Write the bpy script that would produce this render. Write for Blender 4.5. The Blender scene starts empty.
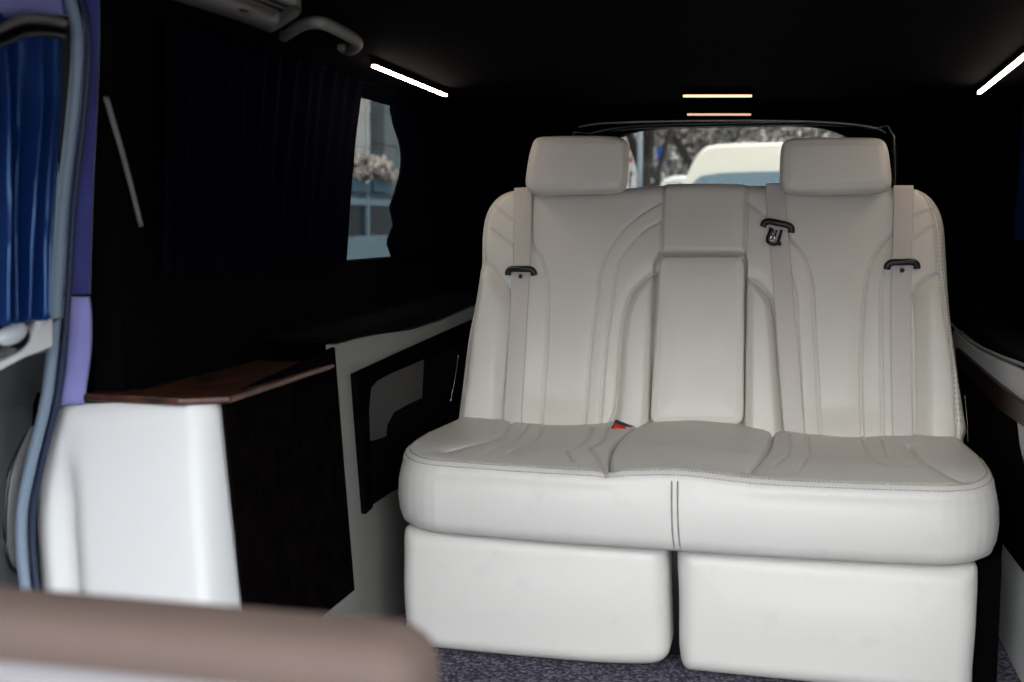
import bpy, bmesh, math, random
import numpy as np
from mathutils import Vector, Matrix
random.seed(7); np.random.seed(7)
S = bpy.context.scene
COL = S.collection

# ------------------------------------------------------------------ camera
FPX = 1163.0
PITCH = math.atan(116 / FPX)
YAW = math.atan(284 * math.cos(PITCH) / FPX)      # turned to the left of +Y
H = 1.0
cam_d = bpy.data.cameras.new('camera'); cam = bpy.data.objects.new('camera', cam_d); COL.objects.link(cam)
cam.location = (0, 0, H)
cam.rotation_euler = (math.pi / 2 - PITCH, 0, YAW)
cam_d.sensor_width = 36; cam_d.lens = 36 * FPX / 1024
cam_d.clip_start = 0.02; cam_d.clip_end = 500
cam_d.dof.use_dof = True; cam_d.dof.focus_distance = 3.2; cam_d.dof.aperture_fstop = 3.0
S.camera = cam

# ------------------------------------------------------------------ light
S.view_settings.view_transform = 'Standard'; S.view_settings.look = 'None'
S.view_settings.gamma = 1; S.view_settings.use_curve_mapping = False
S.view_settings.exposure = 1.25
w = bpy.data.worlds.new('overcast_sky'); S.world = w; w.use_nodes = True
bg = w.node_tree.nodes['Background']
bg.inputs['Strength'].default_value = 5.2
_n = w.node_tree.nodes; _l = w.node_tree.links
_tc = _n.new('ShaderNodeTexCoord'); _sx = _n.new('ShaderNodeSeparateXYZ'); _cr = _n.new('ShaderNodeValToRGB')
_l.new(_tc.outputs['Generated'], _sx.inputs[0]); _l.new(_sx.outputs['Z'], _cr.inputs['Fac']); _l.new(_cr.outputs['Color'], bg.inputs['Color'])
_cr.color_ramp.elements[0].position = 0.0; _cr.color_ramp.elements[0].color = (.07, .072, .075, 1)
_cr.color_ramp.elements[1].position = 0.42; _e = _cr.color_ramp.elements.new(.07); _e.color = (.16, .165, .17, 1); _e = _cr.color_ramp.elements.new(.22); _e.color = (.60, .63, .65, 1); _cr.color_ramp.elements[3].position = .42; _cr.color_ramp.elements[3].color = (.93, .97, 1.0, 1)
sun_d = bpy.data.lights.new('sun', 'SUN'); sun = bpy.data.objects.new('sun', sun_d); COL.objects.link(sun)
sun_d.energy = .24; sun_d.angle = math.radians(16); sun_d.color = (1.0, 0.985, 0.96)
sun.rotation_euler = Vector((.14, .95, -.28)).to_track_quat('-Z', 'Y').to_euler()

# ------------------------------------------------------------------ pixel -> place helpers (used once to survey the seams)
ca, sa, cp, sp = math.cos(YAW), math.sin(YAW), math.cos(PITCH), math.sin(PITCH)
FW = np.array([-sa * cp, ca * cp, -sp]); RT = np.array([ca, sa, 0.0]); UPV = np.cross(RT, FW)
C0 = np.array([0, 0, H])
def ray(u, v): return (u - 512) * RT + (341 - v) * UPV + FPX * FW
def onY(u, v, y): d = ray(u, v); return C0 + d * (y / d[1])
def onX(u, v, x): d = ray(u, v); return C0 + d * (x / d[0])
def onZ(u, v, z): d = ray(u, v); return C0 + d * ((z - H) / d[2])

# ------------------------------------------------------------------ materials
def mat(name, col, rough=0.6, metal=0, spec=0.5, sheen=0, coat=0, bump=None, var=None, emit=None, trans=0):
    m = bpy.data.materials.new(name); m.use_nodes = True
    n = m.node_tree.nodes; l = m.node_tree.links; b = n['Principled BSDF']
    b.inputs['Base Color'].default_value = (*col, 1); b.inputs['Roughness'].default_value = rough
    b.inputs['Metallic'].default_value = metal; b.inputs['Specular IOR Level'].default_value = spec
    if sheen: b.inputs['Sheen Weight'].default_value = sheen; b.inputs['Sheen Roughness'].default_value = .4
    if coat: b.inputs['Coat Weight'].default_value = coat; b.inputs['Coat Roughness'].default_value = .06
    if emit: b.inputs['Emission Color'].default_value = (*emit[0], 1); b.inputs['Emission Strength'].default_value = emit[1]
    tc = n.new('ShaderNodeTexCoord')
    if bump:   # (scale, strength, distance, kind)
        if bump[3] == 'voronoi':
            t = n.new('ShaderNodeTexVoronoi'); t.inputs['Scale'].default_value = bump[0]; t.feature = 'DISTANCE_TO_EDGE'; o = t.outputs['Distance']
        else:
            t = n.new('ShaderNodeTexNoise'); t.inputs['Scale'].default_value = bump[0]; t.inputs['Detail'].default_value = 4; o = t.outputs['Fac']
        l.new(tc.outputs['Object'], t.inputs['Vector'])
        bp = n.new('ShaderNodeBump'); bp.inputs['Strength'].default_value = bump[1]; bp.inputs['Distance'].default_value = bump[2]
        l.new(o, bp.inputs['Height']); l.new(bp.outputs['Normal'], b.inputs['Normal'])
    if var:    # (scale, second colour, lo, hi)
        t = n.new('ShaderNodeTexNoise'); t.inputs['Scale'].default_value = var[0]; t.inputs['Detail'].default_value = 6
        l.new(tc.outputs['Object'], t.inputs['Vector'])
        r = n.new('ShaderNodeMapRange'); r.inputs['From Min'].default_value = var[2]; r.inputs['From Max'].default_value = var[3]
        l.new(t.outputs['Fac'], r.inputs['Value'])
        mx = n.new('ShaderNodeMix'); mx.data_type = 'RGBA'; l.new(r.outputs['Result'], mx.inputs['Factor'])
        mx.inputs[6].default_value = (*col, 1); mx.inputs[7].default_value = (*var[1], 1)
        l.new(mx.outputs[2], b.inputs['Base Color'])
    return m

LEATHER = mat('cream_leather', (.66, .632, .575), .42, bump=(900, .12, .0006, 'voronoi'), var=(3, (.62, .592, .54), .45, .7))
LEATHER_LOW = mat('darker_cream_leather', (.55, .537, .508), .45, bump=(900, .12, .0006, 'voronoi'), var=(14, (.505, .492, .468), .6, .75))  # bench leather darkened for cushion and panels to offset their stronger light
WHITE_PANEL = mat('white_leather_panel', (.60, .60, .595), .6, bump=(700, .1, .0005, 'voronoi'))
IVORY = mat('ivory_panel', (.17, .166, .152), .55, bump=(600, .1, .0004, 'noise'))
THREAD = mat('grey_thread', (.20, .19, .175), .7)
WEB = mat('beige_webbing', (.56, .52, .485), .55, bump=(1200, .3, .0004, 'noise'))
BLACKP = mat('black_plastic', (.006, .006, .008), .35)
CHROME = mat('steel', (.75, .76, .78), .18, metal=1)
RED = mat('red_plastic', (.55, .02, .01), .3)
BLACK = mat('black_lining', (.0012, .0012, .0016), .9, spec=.03)
NAVYHEAD = mat('navy_headlining', (.0008, .0008, .0024), .95, spec=.02)
GLOSSB = mat('gloss_black', (.004, .004, .005), .12, spec=.5)
TRIMGREY = mat('satin_grey_trim', (.45, .48, .52), .3, metal=.5)
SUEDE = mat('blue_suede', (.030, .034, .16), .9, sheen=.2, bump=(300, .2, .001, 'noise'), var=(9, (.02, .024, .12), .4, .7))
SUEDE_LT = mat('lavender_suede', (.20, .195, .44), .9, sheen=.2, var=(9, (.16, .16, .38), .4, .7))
SATIN = mat('blue_satin', (.002, .015, .085), .33, spec=1.0)
SATIN.node_tree.nodes['Principled BSDF'].inputs['Specular Tint'].default_value = (.35, .6, 1, 1)
SATIN_DK = mat('navy_curtain', (.0006, .0006, .003), .8, spec=.02)
SEALM = mat('grey_blue_rubber', (.15, .20, .26), .5)
SEALD = mat('dark_blue_rubber', (.005, .012, .04), .6)
VENTP = mat('greige_plastic', (.12, .11, .095), .5)
CARPET = mat('grey_violet_carpet', (.035, .032, .048), .95, spec=.1, bump=(160, 1, .006, 'noise'), var=(120, (.20, .185, .235), .45, .68))
GREYLEA = mat('grey_door_leather', (.07, .07, .075), .5)
CONSG = mat('grey_lilac_leather', (.07, .066, .07), .6)
CONSB = mat('brown_leather', (.045, .030, .025), .7, spec=.2, var=(9, (.04, .026, .022), .4, .7))
POCKETG = mat('grey_pocket_lining', (.026, .025, .025), .7)
LEDM = mat('warm_led', (.9, .85, .75), .5, emit=((1.0, .82, .64), 13.0))
LEDR = mat('amber_led', (.9, .6, .4), .5, emit=((1.0, .64, .40), .62))

def wood():
    m = mat('burl_walnut', (.05, .012, .006), .36, coat=.25)
    n = m.node_tree.nodes; l = m.node_tree.links; b = n['Principled BSDF']
    tc = n.new('ShaderNodeTexCoord'); mp = n.new('ShaderNodeMapping'); mp.inputs['Scale'].default_value = (1, .35, 1)
    l.new(tc.outputs['Object'], mp.inputs['Vector'])
    t = n.new('ShaderNodeTexNoise'); t.inputs['Scale'].default_value = 22; t.inputs['Detail'].default_value = 8; t.inputs['Distortion'].default_value = 1.6
    l.new(mp.outputs['Vector'], t.inputs['Vector'])
    r = n.new('ShaderNodeValToRGB'); r.color_ramp.elements[0].position = .38; r.color_ramp.elements[0].color = (.012, .004, .003, 1)
    r.color_ramp.elements[1].position = .66; r.color_ramp.elements[1].color = (.085, .022, .009, 1)
    l.new(t.outputs['Fac'], r.inputs['Fac']); l.new(r.outputs['Color'], b.inputs['Base Color'])
    return m
WOOD = wood()
WOODD = mat('dark_walnut', (.003, .002, .002), .7, spec=.0, var=(20, (.0018, .0012, .0012), .4, .6))
REDWOOD = mat('red_brown_walnut', (.030, .009, .009), .4, spec=.3, var=(20, (.016, .006, .006), .4, .6))

def glassm(name, tint, refl=.06):
    m = bpy.data.materials.new(name); m.use_nodes = True; n = m.node_tree.nodes; l = m.node_tree.links; n.clear()
    o = n.new('ShaderNodeOutputMaterial'); tr = n.new('ShaderNodeBsdfTransparent'); g = n.new('ShaderNodeBsdfGlossy'); mx = n.new('ShaderNodeMixShader')
    tr.inputs['Color'].default_value = (*tint, 1); g.inputs['Roughness'].default_value = .02
    mx.inputs['Fac'].default_value = refl; l.new(tr.outputs[0], mx.inputs[1]); l.new(g.outputs[0], mx.inputs[2]); l.new(mx.outputs[0], o.inputs['Surface'])
    return m
REARGLASS = glassm('rear_privacy_glass', (.44, .44, .43), .006)
SIDEGLASS = glassm('side_privacy_glass', (.32, .325, .32), .004)

# ------------------------------------------------------------------ object helpers
def tag(o, label=None, cat=None, group=None, kind=None):
    if label: o['label'] = label
    if cat: o['category'] = cat
    if group: o['group'] = group
    if kind: o['kind'] = kind
    return o
def thing(name, loc, label, cat, group=None):
    o = bpy.data.objects.new(name, None); COL.objects.link(o); o.location = loc; o.empty_display_size = .05
    return tag(o, label, cat, group)
def link(name, me, m, parent=None, smooth=True):
    o = bpy.data.objects.new(name, me); COL.objects.link(o); me.materials.append(m)
    if smooth: me.polygons.foreach_set('use_smooth', [True] * len(me.polygons))
    if parent is not None:
        o.parent = parent
        q = parent; off = Vector(q.location)
        while q.parent: q = q.parent; off += Vector(q.location)
        o.location = -off
    else:   # put the origin at the base of the mesh
        n = len(me.vertices)
        co = np.empty(n * 3); me.vertices.foreach_get('co', co); co = co.reshape(-1, 3)
        c = np.array([(co[:, 0].min() + co[:, 0].max()) / 2, (co[:, 1].min() + co[:, 1].max()) / 2, co[:, 2].min()])
        me.vertices.foreach_set('co', (co - c).ravel()); o.location = c
    me.update()
    return o
def raw(name, vs, fs):
    me = bpy.data.meshes.new(name); me.from_pydata([tuple(map(float, v)) for v in vs], [], [tuple(map(int, f)) for f in fs]); me.update(); return me
def bmesh_out(name, bm):
    me = bpy.data.meshes.new(name); bmesh.ops.recalc_face_normals(bm, faces=bm.faces[:]); bm.to_mesh(me); bm.free(); return me
def add_box(bm, x0, x1, y0, y1, z0, z1, bev=0, seg=2):
    r = bmesh.ops.create_cube(bm, size=1, matrix=Matrix.Translation(((x0 + x1) / 2, (y0 + y1) / 2, (z0 + z1) / 2)) @ Matrix.Diagonal((x1 - x0, y1 - y0, z1 - z0, 1)))
    if bev:
        es = list({e for v in r['verts'] for e in v.link_edges})
        bmesh.ops.bevel(bm, geom=es, offset=bev, segments=seg, affect='EDGES', profile=.5)
def box(name, x0, x1, y0, y1, z0, z1, m, parent=None, bev=0, seg=3):
    bm = bmesh.new(); add_box(bm, x0, x1, y0, y1, z0, z1, bev, seg)
    return link(name, bmesh_out(name, bm), m, parent, smooth=bev > 0)
def smooth_path(pts, n=8):
    pts = [np.array(p, float) for p in pts]
    if len(pts) < 3 or n < 2: return pts
    P = [2 * pts[0] - pts[1]] + pts + [2 * pts[-1] - pts[-2]]; out = []
    for i in range(1, len(P) - 2):
        a, b, c, d = P[i - 1:i + 3]
        for k in range(n):
            t = k / n
            out.append(.5 * (2 * b + (c - a) * t + (2 * a - 5 * b + 4 * c - d) * t * t + (3 * b - a - 3 * c + d) * t ** 3))
    out.append(pts[-1]); return out
def add_tube(bm, pts, r, seg=10, n=8, flat=1.0, up=(0, 0, 1)):
    P = smooth_path(pts, n); rings = []
    rr = r if callable(r) else (lambda t: r)
    upv = Vector(up)
    for i, p in enumerate(P):
        t = Vector(P[min(i + 1, len(P) - 1)] - P[max(i - 1, 0)]).normalized()
        a = t.cross(upv)
        if a.length < 1e-4: a = t.cross(Vector((1, 0, 0)))
        a.normalize(); b = a.cross(t).normalized(); R_ = rr(i / (len(P) - 1))
        rings.append([bm.verts.new(Vector(p) + a * math.cos(k * 2 * math.pi / seg) * R_ + b * math.sin(k * 2 * math.pi / seg) * R_ * flat) for k in range(seg)])
    for i in range(len(rings) - 1):
        for k in range(seg):
            bm.faces.new((rings[i][k], rings[i][(k + 1) % seg], rings[i + 1][(k + 1) % seg], rings[i + 1][k]))
    bm.faces.new(rings[0][::-1]); bm.faces.new(rings[-1])
def tube(name, pts, r, m, parent=None, **k):
    bm = bmesh.new(); add_tube(bm, pts, r, **k); return link(name, bmesh_out(name, bm), m, parent)
def prism(name, pts3, vec, m, parent=None, bev=0, seg=2):
    """polygon of 3-D points pushed along vec"""
    bm = bmesh.new(); v = [bm.verts.new(tuple(map(float, p))) for p in pts3]; f = bm.faces.new(v)
    r = bmesh.ops.extrude_face_region(bm, geom=[f])
    bmesh.ops.translate(bm, vec=Vector(vec), verts=[g for g in r['geom'] if isinstance(g, bmesh.types.BMVert)])
    if bev: bmesh.ops.bevel(bm, geom=bm.edges[:], offset=bev, segments=seg, affect='EDGES', profile=.5)
    return link(name, bmesh_out(name, bm), m, parent, smooth=False)

# ------------------------------------------------------------------ padded upholstery
def dist_segs(P, poly, closed):
    poly = np.asarray(poly, float); A = poly if closed else poly[:-1]; B = np.roll(poly, -1, 0) if closed else poly[1:]
    best = np.full(len(P), 1e9); near = np.zeros_like(P)
    for a, b in zip(A, B):
        d = b - a; L = d @ d + 1e-12; t = np.clip(((P - a) @ d) / L, 0, 1)
        q = a + t[:, None] * d; dd = np.hypot(*(P - q).T); k = dd < best
        best[k] = dd[k]; near[k] = q[k]
    return best, near
def inside(P, poly):
    x, y = P[:, 0], P[:, 1]; c = np.zeros(len(P), bool); n = len(poly)
    for i in range(n):
        x1, y1 = poly[i]; x2, y2 = poly[(i + 1) % n]
        if y1 == y2: continue
        k = ((y1 > y) != (y2 > y)) & (x < (x2 - x1) * (y - y1) / (y2 - y1) + x1); c ^= k
    return c
def sdist(P, poly):
    d, near = dist_segs(P, poly, True); return np.where(inside(P, poly), d, -d), near
def closed_smooth(pts, n=6):
    pts = [np.array(p, float) for p in pts]; N = len(pts); out = []
    for i in range(N):
        a, b, c, d = pts[i - 1], pts[i], pts[(i + 1) % N], pts[(i + 2) % N]
        for k in range(n):
            t = k / n
            out.append(.5 * (2 * b + (c - a) * t + (2 * a - 5 * b + 4 * c - d) * t * t + (3 * b - a - 3 * c + d) * t ** 3))
    return np.array(out)
def rounded_rect(x0, x1, y0, y1, r, n=6):
    out = []
    rs = r if isinstance(r, (list, tuple)) else [r] * 4
    for (cx, cy, a0, rr) in ((x1 - rs[0], y1 - rs[0], 0, rs[0]), (x0 + rs[1], y1 - rs[1], 90, rs[1]), (x0 + rs[2], y0 + rs[2], 180, rs[2]), (x1 - rs[3], y0 + rs[3], 270, rs[3])):
        for k in range(n + 1):
            a = math.radians(a0 + 90 * k / n); out.append((cx + rr * math.cos(a), cy + rr * math.sin(a)))
    return np.array(out)
def seam_drop(P, seams):
    h = np.zeros(len(P))
    for s in seams:
        pts, A, W = s[0], s[1], s[2]; B = s[3] if len(s) > 3 else A * .9
        pts = np.array(smooth_path(pts, 6)) if len(pts) > 2 else np.array(pts, float)
        d, _ = dist_segs(P, pts, False)
        h -= (A * 1.5 + .0018) * np.exp(-(d / (W * .8)) ** 2) + B * np.exp(-(d / .022) ** 2)
    return h
def pad(name, outline, step, r, height, place, m, parent, walls, nscale=1.0):
    """outline in (p,q); height(P, sd)->h on top of the rounded rim; walls = list of (outward, h) rings below the rim; place(P,h)->3-D"""
    outline = np.asarray(outline, float)
    x0, y0 = outline.min(0) - step; x1, y1 = outline.max(0) + step
    nx = int((x1 - x0) / step) + 2; ny = int((y1 - y0) / step) + 2
    gx, gy = np.meshgrid(np.linspace(x0, x1, nx), np.linspace(y0, y1, ny)); P = np.stack([gx.ravel(), gy.ravel()], 1)
    sd, near = sdist(P, outline)
    snap = sd < .35 * step
    P[snap] = near[snap]; sdc = np.where(snap, 0, sd)
    # squeeze the grid towards the rim so that the rounding is well sampled
    t = np.clip(sdc / r, 0, 1)
    t2 = t ** 1.7; dirv = (P - near); ln = np.hypot(*dirv.T) + 1e-9
    k = (t > 0) & (t < 1)
    P2 = P.copy(); P2[k] = near[k] + dirv[k] / ln[k][:, None] * (t2[k] * r)[:, None]
    sdn = np.where(k, t2 * r, sdc); tt = np.clip(sdn / r, 0, 1)
    h = r * np.sqrt(np.clip(1 - (1 - tt) ** 2, 0, 1)) - r + height(P2, sdn)
    idx = np.arange(nx * ny).reshape(ny, nx)
    q = np.stack([idx[:-1, :-1], idx[:-1, 1:], idx[1:, 1:], idx[1:, :-1]], -1).reshape(-1, 4)
    keep = ~snap[q].all(1); q = q[keep]
    used = np.unique(q); remap = -np.ones(nx * ny, int); remap[used] = np.arange(len(used)); q = remap[q]
    P2 = P2[used]; h = h[used]
    co = place(P2, h)
    # rim edges
    e = {}
    for f in q:
        for a, b in ((f[0], f[1]), (f[1], f[2]), (f[2], f[3]), (f[3], f[0])):
            e[(a, b)] = 1
    rim = [(a, b) for (a, b) in e if (b, a) not in e]
    nxt = dict(rim)
    rv = sorted(set(a for a, _ in rim) | set(b for _, b in rim)); ri = {v: i for i, v in enumerate(rv)}
    # outward direction in the outline plane, from the polygon's centre-free gradient
    RP = P2[rv]; nrm = np.zeros_like(RP)
    for a, b in rim:
        d = P2[b] - P2[a]; nn = np.array([d[1], -d[0]]); nrm[ri[a]] += nn; nrm[ri[b]] += nn
    for _ in range(3):
        nb = nrm.copy()
        for a, b in rim: nb[ri[a]] += nrm[ri[b]]; nb[ri[b]] += nrm[ri[a]]
        nrm = nb / (np.hypot(*nb.T)[:, None] + 1e-12)
    verts = [co]; faces = [tuple(f) for f in q]; base = rv; off = len(co)
    for (o_, hh) in walls:
        ring = place(RP + nrm * o_, np.full(len(rv), hh)); verts.append(ring); cur = list(range(off, off + len(rv)))
        for a, b in rim: faces.append((base[ri[a]], cur[ri[a]], cur[ri[b]], base[ri[b]]))
        base = cur; off += len(rv)
    # close the back
    seen = set(); 
    for s in list(nxt):
        if s in seen: continue
        loop = [s]; seen.add(s); c = nxt[s]
        while c != s and c in nxt and c not in seen: loop.append(c); seen.add(c); c = nxt[c]
        if len(loop) > 2: faces.append(tuple(base[ri[v]] for v in loop))
    V = np.concatenate(verts)
    me = bpy.data.meshes.new(name); me.from_pydata(V.tolist(), [], [tuple(int(i) for i in f) for f in faces]); me.update()
    bm = bmesh.new(); bm.from_mesh(me); bmesh.ops.recalc_face_normals(bm, faces=bm.faces[:]); bm.to_mesh(me); bm.free()
    return link(name, me, m, parent)
def sstep(x, a, b):
    t = np.clip((x - a) / (b - a), 0, 1); return t * t * (3 - 2 * t)

# ================================================================== THE SETTING
XL, XR, XC = -1.20, .72, -.24          # inner wall planes and the middle of the cabin
def struct(o): o['kind'] = 'structure'; return o
ZC = 1.405
ZF = -.03
struct(box('floor', -1.50, .82, -1.4, 4.25, -.10, ZF, CARPET))
struct(box('ceiling', -1.36, .82, .5, 4.25, ZC, ZC + .06, NAVYHEAD))
def wall_with_hole(name, x0, x1, ya, yb, z0, z1, hy0, hy1, hz0, hz1, m):
    bm = bmesh.new()
    z0 = ZF
    add_box(bm, x0, x1, ya, hy0, z0, z1); add_box(bm, x0, x1, hy1, yb, z0, z1)
    add_box(bm, x0, x1, hy0, hy1, z0, hz0); add_box(bm, x0, x1, hy0, hy1, hz1, z1)
    return struct(link(name, bmesh_out(name, bm), m, smooth=False))
wall_with_hole('wall_left', XL - .06, XL, 1.90, 4.25, 0, ZC, 2.65, 4.0, .90, 1.396, BLACK)
wall_with_hole('wall_right', XR, XR + .06, 1.35, 4.25, 0, ZC, 2.2, 3.9, .90, 1.375, BLACK)
# slanted lining between wall and ceiling, both sides
for nm, x, s in (('trim_1', XL, 1), ('trim_2', XR, -1)):
    struct(prism(nm, [(x, 1.92, ZC - .006), (x, 1.92, ZC), (x + s * .10, 1.92, ZC)], (0, (4.2 - (1.92)), 0), NAVYHEAD))
# side panes
struct(box('window_1', XL - .045, XL - .04, 2.6, 4.05, .86, 1.4, SIDEGLASS))
struct(box('window_2', XR + .04, XR + .045, 2.15, 3.95, .86, 1.4, SIDEGLASS))
# tailgate with its curved-top opening
YB = 4.12
TOPZ = lambda x: 1.338 - .05 * abs((x - XC) / .41) ** 6
def tailgate():
    n = 40; xs = [XC - .41 + .82 * i / n for i in range(n + 1)]; bm = bmesh.new()
    def col(x, z0, z1, x2, z2, z3):
        a = [bm.verts.new(v) for v in ((x, YB, z0), (x2, YB, z2), (x2, YB, z3), (x, YB, z1))]
        b = [bm.verts.new(v) for v in ((x, YB + .05, z0), (x2, YB + .05, z2), (x2, YB + .05, z3), (x, YB + .05, z1))]
        bm.faces.new(a); bm.faces.new(b[::-1])
        for i in range(4): bm.faces.new((a[i], b[i], b[(i + 1) % 4], a[(i + 1) % 4]))
    for i in range(n): col(xs[i], TOPZ(xs[i]), ZC, xs[i + 1], TOPZ(xs[i + 1]), ZC); col(xs[i], ZF, .88, xs[i + 1], ZF, .88)
    col(XL, ZF, ZC, xs[0], ZF, ZC); col(xs[-1], ZF, ZC, XR, ZF, ZC)
    return struct(link('wall_back', bmesh_out('wall_back', bm), BLACK, smooth=False))
tailgate()
struct(box('window_3', XC - .57, XC + .57, YB + .02, YB + .025, .86, 1.36, REARGLASS))
# frame around the rear pane
fr = [(XC - .56, YB - .01, .90)] + [(XC - .55 + 1.10 * i / 16, YB - .01, 1.348 - .055 * abs((i - 8) / 8) ** 5) for i in range(17)] + [(XC + .56, YB - .01, .90)]
struct(tube('trim_3', fr, .012, GLOSSB, n=3))
struct(tube('trim_4', [onY(u, v, YB - .06) for u, v in [(578, 127), (600, 123.5), (650, 121.5), (720, 120.5), (800, 121), (850, 124), (876, 128), (886, 133)]], .0045, TRIMGREY, n=3, flat=.6))


# pillar (rear edge of the door opening): suede above, the cabinet's pale end below
def strip(name, left, right, y0, th, m, kind='structure'):
    """ribbon between two pixel chains on the plane y0, given thickness"""
    bm = bmesh.new(); L = [onY(u, v, y0) for u, v in left]; R = [onY(u, v, y0) for u, v in right]
    L = smooth_path(L, 6); R = smooth_path(R, 6); prev = None
    for a, b in zip(L, R):
        mid = (a + b) / 2 + np.array([0, -.012, 0])
        row = [bm.verts.new(a), bm.verts.new(mid), bm.verts.new(b), bm.verts.new(b + np.array([0, th, 0])), bm.verts.new(a + np.array([0, th, 0]))]
        if prev:
            for i in range(5): bm.faces.new((prev[i], prev[(i + 1) % 5], row[(i + 1) % 5], row[i]))
        else: bm.faces.new(row[::-1])
        prev = row
    bm.faces.new(prev)
    o = link(name, bmesh_out(name, bm), m)
    if kind: o['kind'] = kind
    return o
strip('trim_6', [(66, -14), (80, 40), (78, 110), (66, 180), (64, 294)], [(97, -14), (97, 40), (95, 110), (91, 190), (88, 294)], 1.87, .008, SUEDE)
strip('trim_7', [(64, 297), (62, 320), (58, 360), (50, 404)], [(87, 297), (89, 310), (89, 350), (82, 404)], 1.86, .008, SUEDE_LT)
box_p = box('trim_8', -1.34, XL - .06, 1.93, 2.0, ZF, ZC, BLACK); struct(box_p)
struct(box('trim_12', -1.428, XL - .062, 1.93, 1.985, ZF, .68, BLACK))
# rubber seal around the door opening
sealpts = [onY(u, v, 1.82) for u, v in [(58, -40), (68, -8), (76, 25), (77, 60), (72, 120), (63, 200), (59, 260), (55, 320), (47, 395), (32, 460), (22, 510), (22, 555), (28, 610), (34, 680)]]
ws = thing('door_seal', sealpts[-1], 'grey-blue rubber seal tube curving down the rear edge of the door opening', 'door seal')
tube('bulb', sealpts, .0105, SEALM, ws, up=(0, 1, 0))
tube('lip', [p + np.array([.013, .014, 0]) for p in sealpts], .006, SEALD, ws, up=(0, 1, 0))
# door on the left side with its window surround
XD = -1.27
XDL = -1.43
door_prof = [(XD, .835), (XD - .02, .815), (XDL + .06, .76), (XDL + .015, .66), (XDL, .52), (XDL, ZF), (XDL - .06, ZF), (XDL - .06, .70), (XD - .07, .835)]
bm = bmesh.new()
ra = [bm.verts.new((x, -.9, z)) for x, z in door_prof]; rb = [bm.verts.new((x, 1.99, z)) for x, z in door_prof]
bm.faces.new(ra); bm.faces.new(rb[::-1])
for i in range(len(ra)): bm.faces.new((ra[i], rb[i], rb[(i + 1) % len(ra)], ra[(i + 1) % len(ra)]))
add_box(bm, XD - .06, XD, -.9, 1.84, 1.335, ZC); add_box(bm, XD - .06, XD, -.9, .3, .835, 1.335)
dr = struct(link('door_1', bmesh_out('door_1', bm), GREYLEA, smooth=False))
struct(box('window_4', XD - .05, XD - .045, .3, 1.9, .78, 1.36, SIDEGLASS))

# ================================================================== THE REAR BENCH SEAT
seat = thing('bench_seat', (XC, 2.85, 0), 'cream leather three-place rear bench seat with piped seams across the back of the cabin', 'seat')
B0 = np.array([0, 3.10, .44]); BE = np.array([0, .282, .959]); BE /= np.linalg.norm(BE); BN = np.array([0, -BE[2], BE[1]])
def onB(u, v, h=0):      # pixel -> (p,q) on the backrest plane
    d = ray(u, v); o = B0 + BN * h; t = ((o - C0) @ BN) / (d @ BN); X = C0 + d * t; return (X[0], (X - o) @ BE)
def plB(P, h): return np.stack([P[:, 0], B0[1] + P[:, 1] * BE[1] + h * BN[1], B0[2] + P[:, 1] * BE[2] + h * BN[2]], 1)
def chB(c, h=0): return [onB(u, v, h) for u, v in c]

out_px = [(450, 450), (455, 425), (459, 395), (466, 340), (474, 300), (479, 265), (480, 232), (484, 210), (493, 196), (507, 188), (530, 186), (600, 186), (632, 184), (662, 181.5), (700, 181), (748, 181.5), (790, 183), (860, 184), (905, 184), (922, 187), (935, 198), (943, 217), (946, 250), (949, 300), (956, 360), (964, 410), (970, 445), (971, 470)]
outB = closed_smooth(chB(out_px), 4)
# keep the bottom straight
outB[:, 1] = np.maximum(outB[:, 1], -.07)
k_ = outB[:, 1] < .03; outB[k_, 0] = np.clip(outB[k_, 0], -.925, .428)
A_, D_ = .0042, .009
W_ = .0038
seamsB = [(chB(c), a, wd) for c, a, wd in [
    ([(494, 204), (513, 221)], .003, W_), ([(491, 229), (513, 246)], .003, W_),
    ([(483, 262), (494, 267), (503, 277), (510, 290), (513, 300)], .006, .0045), ([(514, 296), (511, 330), (507, 370), (502, 425)], .006, .0045),
    ([(500, 196), (489, 205), (484, 222), (483, 262), (477, 296), (471, 335), (464, 400), (460, 425)], .0035, W_),
    ([(531, 190), (531, 240), (540, 255), (546, 275), (547, 300), (546, 345), (543, 385), (541, 430)], .0035, W_),
    ([(661, 201), (640, 214), (622, 230), (608, 251), (600, 274), (597, 300), (592, 333), (587, 385), (584, 430)], .0045, W_),
    ([(661, 220), (645, 229), (633, 241), (621, 257), (616, 274), (612, 302), (607, 335), (602, 385), (599, 430)], .0045, W_),
    ([(656, 271), (645, 279), (634, 290), (625, 312), (621, 338), (618, 380), (615, 409), (607, 430)], .010, .005),
    ([(663, 180), (661, 253)], .005, W_), ([(747, 180), (745, 253)], .005, W_),
    ([(747, 201), (756, 208), (766, 218)], .0035, W_),
    ([(748, 279), (757, 283), (766, 292), (773, 305), (777, 340), (781, 392), (785, 435)], .010, .005),
    ([(787, 236), (798, 247), (806, 262), (812, 284), (814, 320), (817, 373), (821, 440)], .005, W_),
    ([(789, 272), (795, 290), (797, 320), (800, 373), (803, 440)], .0035, W_),
    ([(893, 232), (881, 245), (872, 260), (866, 284), (863, 320), (861, 373), (863, 440)], .005, W_),
    ([(883, 272), (881, 300), (882, 370), (883, 440)], .0035, W_),
    ([(912, 217), (933, 208)], .003, W_), ([(912, 239), (922, 232), (936, 225)], .003, W_),
    ([(912, 294), (918, 285), (927, 278), (938, 273)], .006, .0045), ([(912, 294), (914, 340), (915, 440)], .005, .0045),
    ([(918, 189), (930, 204), (936, 231), (939, 272), (943, 309), (949, 341), (953, 373), (957, 440)], .0035, W_),
]]
outL = np.array(chB([(440, 470), (452, 400), (474, 262), (483, 262), (503, 277), (513, 300), (505, 470)]))
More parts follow.
